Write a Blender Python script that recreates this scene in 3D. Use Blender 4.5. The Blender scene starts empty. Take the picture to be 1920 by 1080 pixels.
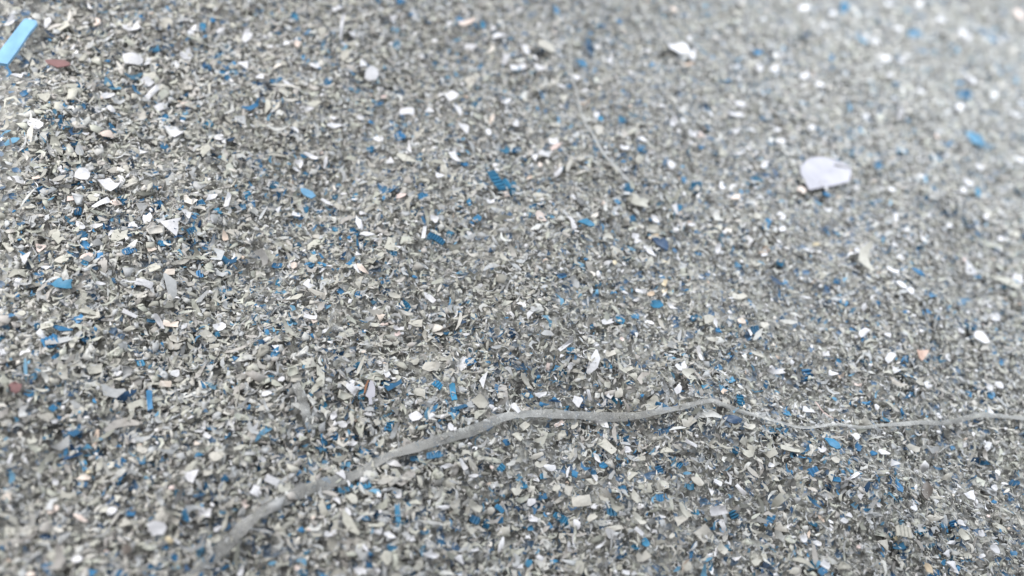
import bpy, bmesh, math, random
import numpy as np
from mathutils import Vector, Matrix

R = math.radians
random.seed(11)
rng = np.random.default_rng(11)
scene = bpy.context.scene
col = scene.collection

# ------------------------------------------------------------------ camera
CAM = Vector((0.0, -0.175, 0.285))
LOOK = Vector((0.0, 0.0, 0.0))
SENSOR, LENS = 36.0, 31.0
cam_data = bpy.data.cameras.new("camera")
cam_data.sensor_width = SENSOR
cam_data.lens = LENS
cam_data.clip_start = 0.005
cam_data.clip_end = 50.0
cam = bpy.data.objects.new("camera", cam_data)
cam.location = CAM
cam.rotation_euler = (LOOK - CAM).to_track_quat('-Z', 'Y').to_euler()
col.objects.link(cam)
scene.camera = cam
cam_data.dof.use_dof = True
cam_data.dof.aperture_fstop = 4.3
FOCUS_PIXEL = (1010, 760)

# ------------------------------------------------------------------ light
# soft light: plain pale surround plus two added unseen lamps, one beyond the
# upper right of the heap, a weaker one over its left, to brighten both
world = bpy.data.worlds.new("World")
scene.world = world
world.use_nodes = True
bg = world.node_tree.nodes["Background"]
bg.inputs[0].default_value = (0.945, 0.96, 0.985, 1)
bg.inputs[1].default_value = 0.46

def area_lamp(name, loc, aim, size, watts, rgb):
    d = bpy.data.lights.new(name, 'AREA')
    d.shape = 'DISK'; d.size = size; d.spread = R(120); d.energy = watts; d.color = rgb
    o = bpy.data.objects.new(name, d)
    o.location = loc
    o.rotation_euler = (Vector(aim) - Vector(loc)).to_track_quat('-Z', 'Y').to_euler()
    col.objects.link(o)
    return o
area_lamp("added_lamp_right", (0.46, 0.40, 0.36), (0.27, 0.20, -0.06), 0.36, 5.3, (0.93, 0.965, 1.0))
area_lamp("added_lamp_left", (-0.45, 0.10, 0.40), (-0.23, 0.02, 0.0), 0.36, 3.2, (1.0, 0.98, 0.96))
scene.view_settings.view_transform = 'Standard'
scene.view_settings.look = 'None'
scene.view_settings.gamma = 1.0
scene.view_settings.use_curve_mapping = False
scene.view_settings.exposure = -0.26
scene.cycles.max_bounces = 6

# ------------------------------------------------------------------ the heap's surface
def height(x, y):
    """surface of the heap, metres; works on floats and arrays"""
    s = x + 0.75 * y
    q = np.maximum(0.0, s - 0.01)
    q2 = np.where(q < 0.20, q * q, 0.20 * 0.20 + 0.40 * (q - 0.20))
    fall = -0.15 * x - 0.03 * y - 0.42 * q2
    rise = 0.65 * np.maximum(0.0, -x - 0.05) ** 2
    b = (0.0030 * np.sin(38 * x + 1.3 + 9 * y) * np.cos(31 * y - 0.7)
         + 0.0018 * np.sin(88 * x - 41 * y + 0.4)
         + 0.0011 * np.cos(120 * y + 52 * x + 2.1)
         + 0.0007 * np.sin(230 * x + 0.9) * np.sin(205 * y + 1.7))
    return fall + rise + b

def normal(x, y, e=0.002):
    dx = (height(x + e, y) - height(x - e, y)) / (2 * e)
    dy = (height(x, y + e) - height(x, y - e)) / (2 * e)
    return Vector((-dx, -dy, 1.0)).normalized()

_q = cam.rotation_euler.to_quaternion()
def at(px, py, lift=0.0):
    """the point of the heap's surface seen at a pixel of the 1920 x 1080 photograph"""
    d = _q @ Vector(((px - 960) / 1920 * SENSOR / LENS, -(py - 540) / 1920 * SENSOR / LENS, -1.0))
    t = 0.3
    for _ in range(14):
        p = CAM + d * t
        t += (float(height(p.x, p.y)) + lift - p.z) / d.z * 0.8
    return CAM + d * t

cam_data.dof.focus_distance = (at(*FOCUS_PIXEL) - CAM).dot(_q @ Vector((0, 0, -1)))

# ------------------------------------------------------------------ materials
def new_mat(name):
    m = bpy.data.materials.new(name)
    m.use_nodes = True
    nt = m.node_tree
    return m, nt, nt.nodes["Principled BSDF"], nt.nodes["Material Output"]

def plastic(name, rgb=None, attr=None, rough=0.5, spec=0.4, trans=0.15, var=0.25, hue=0.0, grain=900.0, bump=0.15):
    m, nt, p, out = new_mat(name)
    N, L = nt.nodes, nt.links
    tc = N.new("ShaderNodeTexCoord")
    nz = N.new("ShaderNodeTexNoise"); nz.inputs["Scale"].default_value = grain; nz.inputs["Detail"].default_value = 3
    L.new(tc.outputs["Object"], nz.inputs["Vector"])
    if attr:
        src = N.new("ShaderNodeAttribute"); src.attribute_name = attr
        base = src.outputs["Color"]
    else:
        src = N.new("ShaderNodeRGB"); src.outputs[0].default_value = (*rgb, 1)
        base = src.outputs[0]
    oi = N.new("ShaderNodeObjectInfo")
    hsv = N.new("ShaderNodeHueSaturation")
    L.new(base, hsv.inputs["Color"])
    # value: grain of the material itself + variation from piece to piece
    mr = N.new("ShaderNodeMapRange"); mr.inputs[1].default_value = 0.3; mr.inputs[2].default_value = 0.7
    mr.inputs[3].default_value = 0.88; mr.inputs[4].default_value = 1.1
    L.new(nz.outputs[0], mr.inputs[0])
    mr2 = N.new("ShaderNodeMapRange"); mr2.inputs[3].default_value = 1 - var; mr2.inputs[4].default_value = 1 + var * 0.6
    L.new(oi.outputs["Random"], mr2.inputs[0])
    mul = N.new("ShaderNodeMath"); mul.operation = 'MULTIPLY'
    L.new(mr.outputs[0], mul.inputs[0])
    if attr: mul.inputs[1].default_value = 1.0
    else: L.new(mr2.outputs[0], mul.inputs[1])
    L.new(mul.outputs[0], hsv.inputs["Value"])
    if hue and not attr:
        mh = N.new("ShaderNodeMapRange"); mh.inputs[3].default_value = 0.5 - hue; mh.inputs[4].default_value = 0.5 + hue
        mm = N.new("ShaderNodeMath"); mm.operation = 'MULTIPLY'; mm.inputs[1].default_value = 7.31
        fr = N.new("ShaderNodeMath"); fr.operation = 'FRACT'
        L.new(oi.outputs["Random"], mm.inputs[0]); L.new(mm.outputs[0], fr.inputs[0]); L.new(fr.outputs[0], mh.inputs[0])
        L.new(mh.outputs[0], hsv.inputs["Hue"])
    L.new(hsv.outputs[0], p.inputs["Base Color"])
    p.inputs["Roughness"].default_value = rough
    p.inputs["Specular IOR Level"].default_value = spec
    bp = N.new("ShaderNodeBump"); bp.inputs["Strength"].default_value = bump; bp.inputs["Distance"].default_value = 0.0004
    L.new(nz.outputs[0], bp.inputs["Height"]); L.new(bp.outputs[0], p.inputs["Normal"])
    if trans > 0:
        tr = N.new("ShaderNodeBsdfTranslucent"); L.new(hsv.outputs[0], tr.inputs["Color"])
        mx = N.new("ShaderNodeMixShader"); mx.inputs[0].default_value = trans
        L.new(p.outputs[0], mx.inputs[1]); L.new(tr.outputs[0], mx.inputs[2]); L.new(mx.outputs[0], out.inputs[0])
    return m

M = {
    'stuff': plastic("shredded_plastic", attr="Col", rough=0.58, spec=0.3, trans=0.08, grain=700),
    'W': plastic("white_plastic", (0.56, 0.565, 0.595), rough=0.55, spec=0.25, trans=0.10, var=0.14),
    'G': plastic("grey_plastic", (0.41, 0.402, 0.365), rough=0.55, trans=0.08, var=0.14, hue=0.02),
    'B': plastic("blue_plastic", (0.042, 0.172, 0.315), rough=0.5, spec=0.25, trans=0.08, var=0.4, hue=0.010),
    'P': plastic("pinkish_plastic", (0.60, 0.51, 0.47), rough=0.45, trans=0.1, var=0.15, hue=0.03),
    'T': plastic("tan_plastic", (0.55, 0.46, 0.34), rough=0.4, trans=0.1, var=0.15, hue=0.02),
    'N': plastic("brown_plastic", (0.10, 0.085, 0.075), rough=0.5, trans=0.05, var=0.2),
    'maroon': plastic("maroon_plastic", (0.20, 0.115, 0.115), rough=0.35, trans=0.1, var=0.0),
    'salmon': plastic("salmon_plastic", (0.52, 0.37, 0.31), rough=0.45, trans=0.1, var=0.0),
    'sky_blue': plastic("sky_blue_plastic", (0.185, 0.35, 0.52), rough=0.6, spec=0.2, trans=0.05, var=0.0, grain=140, bump=0.15),
    'paper': plastic("white_scrap", (0.36, 0.36, 0.405), rough=0.7, spec=0.1, trans=0.05, var=0.0, grain=110, bump=0.2),
    'fibre': plastic("pale_fibre", (0.36, 0.37, 0.37), rough=0.5, trans=0.1, var=0.0),
    'dark_fibre': plastic("dark_fibre", (0.07, 0.08, 0.09), rough=0.5, trans=0.0, var=0.0),
    'navy': plastic("navy_plastic", (0.018, 0.05, 0.11), rough=0.4, trans=0.05, var=0.1),
    'pale_blue': plastic("pale_blue_plastic", (0.16, 0.33, 0.50), rough=0.3, trans=0.3, var=0.0),
}

def film_material():
    """thin film: partly see-through, with pale specks painted in to imitate its sparkle"""
    m, nt, p, out = new_mat("grey_film")
    N, L = nt.nodes, nt.links
    tc = N.new("ShaderNodeTexCoord")
    v = N.new("ShaderNodeTexVoronoi"); v.inputs["Scale"].default_value = 800
    nz = N.new("ShaderNodeTexNoise"); nz.inputs["Scale"].default_value = 160; nz.inputs["Detail"].default_value = 6; nz.inputs["Roughness"].default_value = 0.7
    L.new(tc.outputs["Object"], v.inputs["Vector"]); L.new(tc.outputs["Object"], nz.inputs["Vector"])
    lt = N.new("ShaderNodeMath"); lt.operation = 'LESS_THAN'; lt.inputs[1].default_value = 0.26
    L.new(v.outputs["Distance"], lt.inputs[0])
    sep = N.new("ShaderNodeSeparateColor"); L.new(v.outputs["Color"], sep.inputs[0])
    gt = N.new("ShaderNodeMath"); gt.operation = 'GREATER_THAN'; gt.inputs[1].default_value = 0.62
    L.new(sep.outputs[0], gt.inputs[0])
    sp = N.new("ShaderNodeMath"); sp.operation = 'MULTIPLY'; L.new(lt.outputs[0], sp.inputs[0]); L.new(gt.outputs[0], sp.inputs[1])
    rp = N.new("ShaderNodeValToRGB")
    rp.color_ramp.elements[0].position = 0.3; rp.color_ramp.elements[0].color = (0.25, 0.255, 0.255, 1)
    rp.color_ramp.elements[1].position = 0.7; rp.color_ramp.elements[1].color = (0.42, 0.42, 0.415, 1)
    L.new(nz.outputs[0], rp.inputs[0])
    mx = N.new("ShaderNodeMix"); mx.data_type = 'RGBA'
    L.new(sp.outputs[0], mx.inputs[0]); L.new(rp.outputs[0], mx.inputs[6]); mx.inputs[7].default_value = (0.52, 0.52, 0.52, 1)  # pale specks: the film's sparkle put into the colour
    L.new(mx.outputs[2], p.inputs["Base Color"])
    p.inputs["Roughness"].default_value = 0.42
    bp = N.new("ShaderNodeBump"); bp.inputs["Strength"].default_value = 0.5; bp.inputs["Distance"].default_value = 0.0006
    L.new(nz.outputs[0], bp.inputs["Height"]); L.new(bp.outputs[0], p.inputs["Normal"])
    tr = N.new("ShaderNodeBsdfTransparent"); tr.inputs[0].default_value = (0.92, 0.93, 0.93, 1)
    ms = N.new("ShaderNodeMixShader"); ms.inputs[0].default_value = 0.60
    L.new(p.outputs[0], ms.inputs[1]); L.new(tr.outputs[0], ms.inputs[2]); L.new(ms.outputs[0], out.inputs[0])
    return m
M['film'] = film_material()

# ground under the loose pieces
def heap_material():
    m, nt, p, out = new_mat("packed_shreds")
    N, L = nt.nodes, nt.links
    tc = N.new("ShaderNodeTexCoord")
    v = N.new("ShaderNodeTexVoronoi"); v.inputs["Scale"].default_value = 420
    L.new(tc.outputs["Object"], v.inputs["Vector"])
    rp = N.new("ShaderNodeValToRGB")
    cr = rp.color_ramp
    cr.elements[0].position = 0.0; cr.elements[0].color = (0.10, 0.10, 0.10, 1)
    cr.elements[1].position = 1.0; cr.elements[1].color = (0.36, 0.36, 0.33, 1)
    e = cr.elements.new(0.45); e.color = (0.24, 0.24, 0.225, 1)
    e = cr.elements.new(0.62); e.color = (0.06, 0.14, 0.26, 1)
    e = cr.elements.new(0.66); e.color = (0.27, 0.27, 0.26, 1)
    sep = N.new("ShaderNodeSeparateColor"); L.new(v.outputs["Color"], sep.inputs[0])
    L.new(sep.outputs[0], rp.inputs[0]); L.new(rp.outputs[0], p.inputs["Base Color"])
    p.inputs["Roughness"].default_value = 0.6
    bp = N.new("ShaderNodeBump"); bp.inputs["Strength"].default_value = 1.0; bp.inputs["Distance"].default_value = 0.0015
    L.new(v.outputs["Distance"], bp.inputs["Height"]); L.new(bp.outputs[0], p.inputs["Normal"])
    return m

def build_heap():
    n = 220
    xs = np.linspace(-0.62, 0.62, n); ys = np.linspace(-0.5, 0.66, n)
    X, Y = np.meshgrid(xs, ys)
    Z = height(X, Y) - 0.0012
    me = bpy.data.meshes.new("heap_surface")
    verts = np.stack([X, Y, Z], -1).reshape(-1, 3)
    i = np.arange(n * n).reshape(n, n)
    q = np.stack([i[:-1, :-1], i[:-1, 1:], i[1:, 1:], i[1:, :-1]], -1).reshape(-1, 4)
    me.from_pydata(verts.tolist(), [], q.tolist())
    me.polygons.foreach_set("use_smooth", [True] * len(me.polygons))
    me.materials.append(heap_material())
    o = bpy.data.objects.new("ground", me); col.objects.link(o)
    o["kind"] = "structure"
    o["label"] = "packed bed of shredded plastic under the loose flakes"
build_heap()

# ------------------------------------------------------------------ the loose mass (nobody could count it)
def mesh_from_arrays(name, V, tris, quads, C, mat):
    me = bpy.data.meshes.new(name)
    nt_, nq = len(tris), len(quads)
    me.vertices.add(len(V)); me.vertices.foreach_set("co", V.astype(np.float32).ravel())
    loops = np.concatenate([tris.ravel(), quads.ravel()]).astype(np.int32)
    me.loops.add(len(loops)); me.loops.foreach_set("vertex_index", loops)
    starts = np.concatenate([np.arange(nt_) * 3, nt_ * 3 + np.arange(nq) * 4]).astype(np.int32)
    me.polygons.add(nt_ + nq); me.polygons.foreach_set("loop_start", starts)
    me.update(calc_edges=True)
    a = me.color_attributes.new("Col", 'FLOAT_COLOR', 'POINT')
    a.data.foreach_set("color", np.concatenate([C, np.ones((len(C), 1))], 1).astype(np.float32).ravel())
    me.materials.append(mat)
    o = bpy.data.objects.new(name, me); col.objects.link(o)
    return o

_c = [at(x, y) for x in (0, 1920) for y in (0, 1080)]
X0, X1 = min(p.x for p in _c), max(p.x for p in _c)
Y0, Y1 = min(p.y for p in _c), max(p.y for p in _c)
TL, TR, BL, BR = _c[0], _c[2], _c[1], _c[3]

def spots(n):
    """n places on the heap: even over the part the camera faces, thinning out beyond it"""
    out = []
    got = 0
    m = 0.14
    while got < n:
        x = rng.uniform(X0 - m, X1 + m, n); y = rng.uniform(Y0 - m, Y1 + m, n)
        # distance outside the seen trapezoid (left and right borders slope)
        f = (y - Y0) / (Y1 - Y0)
        xl = BL.x + (TL.x - BL.x) * f; xr = BR.x + (TR.x - BR.x) * f
        d = np.maximum.reduce([xl - x, x - xr, Y0 - y, y - Y1, np.zeros_like(x)])
        keep = rng.random(n) < np.where(d < 0.012, 1.0, 0.28 * np.clip(1.2 - d / m, 0.2, 1))
        out.append(np.stack([x[keep], y[keep]], 1)); got += keep.sum()
    return np.concatenate(out)[:n]

def nz2(x, y, s, o):
    return (np.sin(x * s + o) * np.cos(y * s * 1.13 - o * 2.1) + np.sin((x * 0.7 + y) * s * 1.9 + o * 3.3) * 0.7
            + np.cos((y * 0.6 - x) * s * 3.1 + o * 1.7) * 0.5) / 2.2

def coarse(x, y):
    """where the pieces run larger: left and near, finer in the middle and to the right"""
    c = np.clip(0.50 - 3.0 * (x + 0.02) - 0.7 * (y + 0.05), 0.12, 1.25) + np.clip(2.6 * (x + 0.8 * y - 0.12), 0, 0.6)
    return np.clip(c + 0.48 * nz2(x, y, 30, 0.6), 0, 1.3)

def frames(P, tilt):
    e = 0.0015
    x, y = P[:, 0], P[:, 1]
    n = np.stack([-(height(x + e, y) - height(x - e, y)) / (2 * e), -(height(x, y + e) - height(x, y - e)) / (2 * e), np.ones(len(x))], 1)
    n /= np.linalg.norm(n, axis=1)[:, None]
    n += rng.normal(0, 1, n.shape) * tilt[:, None]
    n /= np.linalg.norm(n, axis=1)[:, None]
    a = rng.uniform(0, 2 * np.pi, len(x))
    t = np.stack([np.cos(a), np.sin(a), np.zeros(len(x))], 1)
    t -= n * (t * n).sum(1)[:, None]
    t /= np.linalg.norm(t, axis=1)[:, None]
    return t, np.cross(n, t), n

GREYS = np.array([[.395, .388, .352], [.375, .374, .335], [.43, .42, .395], [.34, .35, .36], [.38, .395, .41], [.36, .345, .33], [.46, .465, .455], [.40, .41, .365]])
def grey_colours(n, P):
    c = GREYS[rng.integers(0, len(GREYS), n)] * rng.uniform(0.78, 1.10, (n, 1))
    dark = rng.random(n) < np.clip(0.07 + 0.22 * nz2(P[:, 0], P[:, 1], 44, 2.7), 0.02, 0.3)
    c[dark] *= rng.uniform(0.25, 0.6, (dark.sum(), 1))
    return c
def blue_colours(n):
    base = np.array([[.042, .17, .32], [.024, .10, .20], [.11, .25, .37], [.018, .055, .12], [.07, .18, .28]])
    return base[rng.integers(0, 5, n)] * rng.uniform(0.7, 1.25, (n, 1))
def white_colours(n):
    base = np.array([[.62, .62, .64], [.58, .59, .62], [.60, .57, .53], [.55, .56, .55], [.54, .44, .37]])
    return base[rng.choice(5, n, p=[.42, .28, .12, .14, .04])] * rng.uniform(0.9, 1.05, (n, 1))

def shreds(name, label, P, C, scale, thin=1.0):
    """curled narrow shavings: five cross-sections each"""
    n = len(P)
    k = 4
    L = rng.lognormal(math.log(0.0024), 0.50, n) * scale
    W = L * rng.uniform(0.08, 0.36, n) * thin
    t, b, nn = frames(P, rng.uniform(0.05, 0.52, n))
    bend = rng.normal(0, 1.25, n); curl = rng.normal(0, 0.9, n); twist = rng.normal(0, 0.5, n)
    off = rng.uniform(-0.0006, 0.0026, n) + L * 0.08
    u = np.linspace(-1, 1, k)
    O = np.stack([P[:, 0], P[:, 1], height(P[:, 0], P[:, 1])], 1) + nn * off[:, None]
    V = np.empty((n, k, 2, 3))
    prof = np.array([0.4, 1.0, 0.95, 0.25])
    for i, ui in enumerate(u):
        th = ui * bend
        cx = np.where(np.abs(bend) < 0.05, ui, np.sin(th) / np.where(np.abs(bend) < 0.05, 1, bend)) * L / 2
        cy = np.where(np.abs(bend) < 0.05, 0, (1 - np.cos(th)) / np.where(np.abs(bend) < 0.05, 1, bend)) * L / 2
        cz = -curl * ui * ui * L * 0.28
        c = O + t * cx[:, None] + b * cy[:, None] + nn * cz[:, None]
        side = -np.sin(th)[:, None] * t + np.cos(th)[:, None] * b
        tw = twist * ui
        side = side * np.cos(tw)[:, None] + nn * np.sin(tw)[:, None]
        w = (W * prof[i] * rng.uniform(0.75, 1.25, n) / 2)[:, None]
        V[:, i, 0] = c - side * w
        V[:, i, 1] = c + side * w
    base = (np.arange(n) * k * 2)[:, None, None]
    q = np.array([[2 * i, 2 * i + 1, 2 * i + 3, 2 * i + 2] for i in range(k - 1)])[None] + base
    o = mesh_from_arrays(name, V.reshape(-1, 3), np.zeros((0, 3), int), q.reshape(-1, 4), np.repeat(C, k * 2, 0), M['stuff'])
    o.data.polygons.foreach_set("use_smooth", np.ones(len(o.data.polygons), bool))
    o["kind"] = "stuff"; o["label"] = label; o["category"] = "shreds"
    return o

def chips(name, label, P, C, size, lift=(0.0, 0.0022)):
    """flat broken chips with real thickness: six corners, slightly cupped"""
    n = len(P); m = 5
    asp = rng.uniform(0.28, 0.95, n)
    t, b, nn = frames(P, rng.uniform(0.03, 0.32, n))
    ang = (np.arange(m)[None] + rng.uniform(-0.36, 0.36, (n, m))) * 2 * np.pi / m
    rad = rng.uniform(0.42, 1.22, (n, m)) * size[:, None] / 2
    U = np.cos(ang) * rad; Wv = np.sin(ang) * rad * asp[:, None]
    cup = rng.normal(0, 0.38, n) / size
    fold = rng.normal(0, 0.25, n)
    H = cup[:, None] * U * U + fold[:, None] * Wv * np.sign(U) * 0.5
    off = rng.uniform(lift[0], lift[1], n) + size * 0.12
    O = np.stack([P[:, 0], P[:, 1], height(P[:, 0], P[:, 1])], 1) + nn * off[:, None]
    ring = O[:, None] + t[:, None] * U[..., None] + b[:, None] * Wv[..., None] + nn[:, None] * H[..., None]
    th = (rng.uniform(0.00008, 0.00022, n))[:, None, None] * nn[:, None]
    V = np.concatenate([O[:, None] + th, ring + th * 0.8, ring - th * 0.6], 1)       # 1 + 6 + 6
    base = (np.arange(n) * (2 * m + 1))[:, None, None]
    j = np.arange(m); j2 = (j + 1) % m
    tri = np.stack([np.zeros(m, int), 1 + j, 1 + j2], 1)
    lo = 1 + m
    tri_b = np.array([[lo, lo + i + 1, lo + i] for i in range(1, m - 1)])
    T = np.concatenate([tri, tri_b])[None] + base
    Q = np.stack([1 + j2, 1 + j, lo + j, lo + j2], 1)[None] + base
    o = mesh_from_arrays(name, V.reshape(-1, 3), T.reshape(-1, 3), Q.reshape(-1, 4), np.repeat(C, 2 * m + 1, 0), M['stuff'])
    o["kind"] = "stuff"; o["label"] = label; o["category"] = "chips"
    return o

def thin_by(P, prob):
    return P[rng.random(len(P)) < prob]

def build_mass():
    P = spots(190000)
    s = 0.72 + 0.36 * coarse(P[:, 0], P[:, 1])
    shreds("grey_shreds", "fine curled grey plastic shreds covering the whole heap", P, grey_colours(len(P), P), s)
    P = spots(46000)
    P = thin_by(P, np.clip(0.30 + 1.0 * nz2(P[:, 0], P[:, 1], 75, 1.9), 0.08, 1))
    s = 0.72 + 0.3 * coarse(P[:, 0], P[:, 1])
    shreds("blue_shreds", "fine blue plastic shreds mixed in loose clusters through the heap", P, blue_colours(len(P)), s, 1.1)
    P = spots(9000)
    shreds("white_shreds", "fine white plastic shreds sprinkled through the heap", P, white_colours(len(P)), np.full(len(P), 0.85), 1.3)
    P = spots(72000)
    k = coarse(P[:, 0], P[:, 1])
    P = thin_by(P, np.clip(0.42 + 0.5 * k, 0, 1)); k = coarse(P[:, 0], P[:, 1])
    size = np.clip(rng.lognormal(math.log(0.0020), 0.47, len(P)), 0.0008, 0.0068) * (0.72 + 0.40 * k)
    C = grey_colours(len(P), P); C = np.clip(C * 1.03, 0, 0.6)
    chips("grey_chips", "small broken grey and beige plastic chips covering the whole heap", P, C, size)
    P = spots(4500)
    P = thin_by(P, np.clip(0.45 + 3.0 * (P[:, 0] + P[:, 1] - 0.08) + np.clip(-4 * (P[:, 0] + 0.1), 0, .4), 0.3, 1))  # chips packed denser at upper right and left edge, partly to imitate brighter light
    size = np.clip(rng.lognormal(math.log(0.0021), 0.35, len(P)), 0.001, 0.0028)
    chips("white_specks", "tiny white and cream plastic chips sprinkled through the heap", P, white_colours(len(P)), size, (0.0008, 0.0026))
build_mass()

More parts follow.
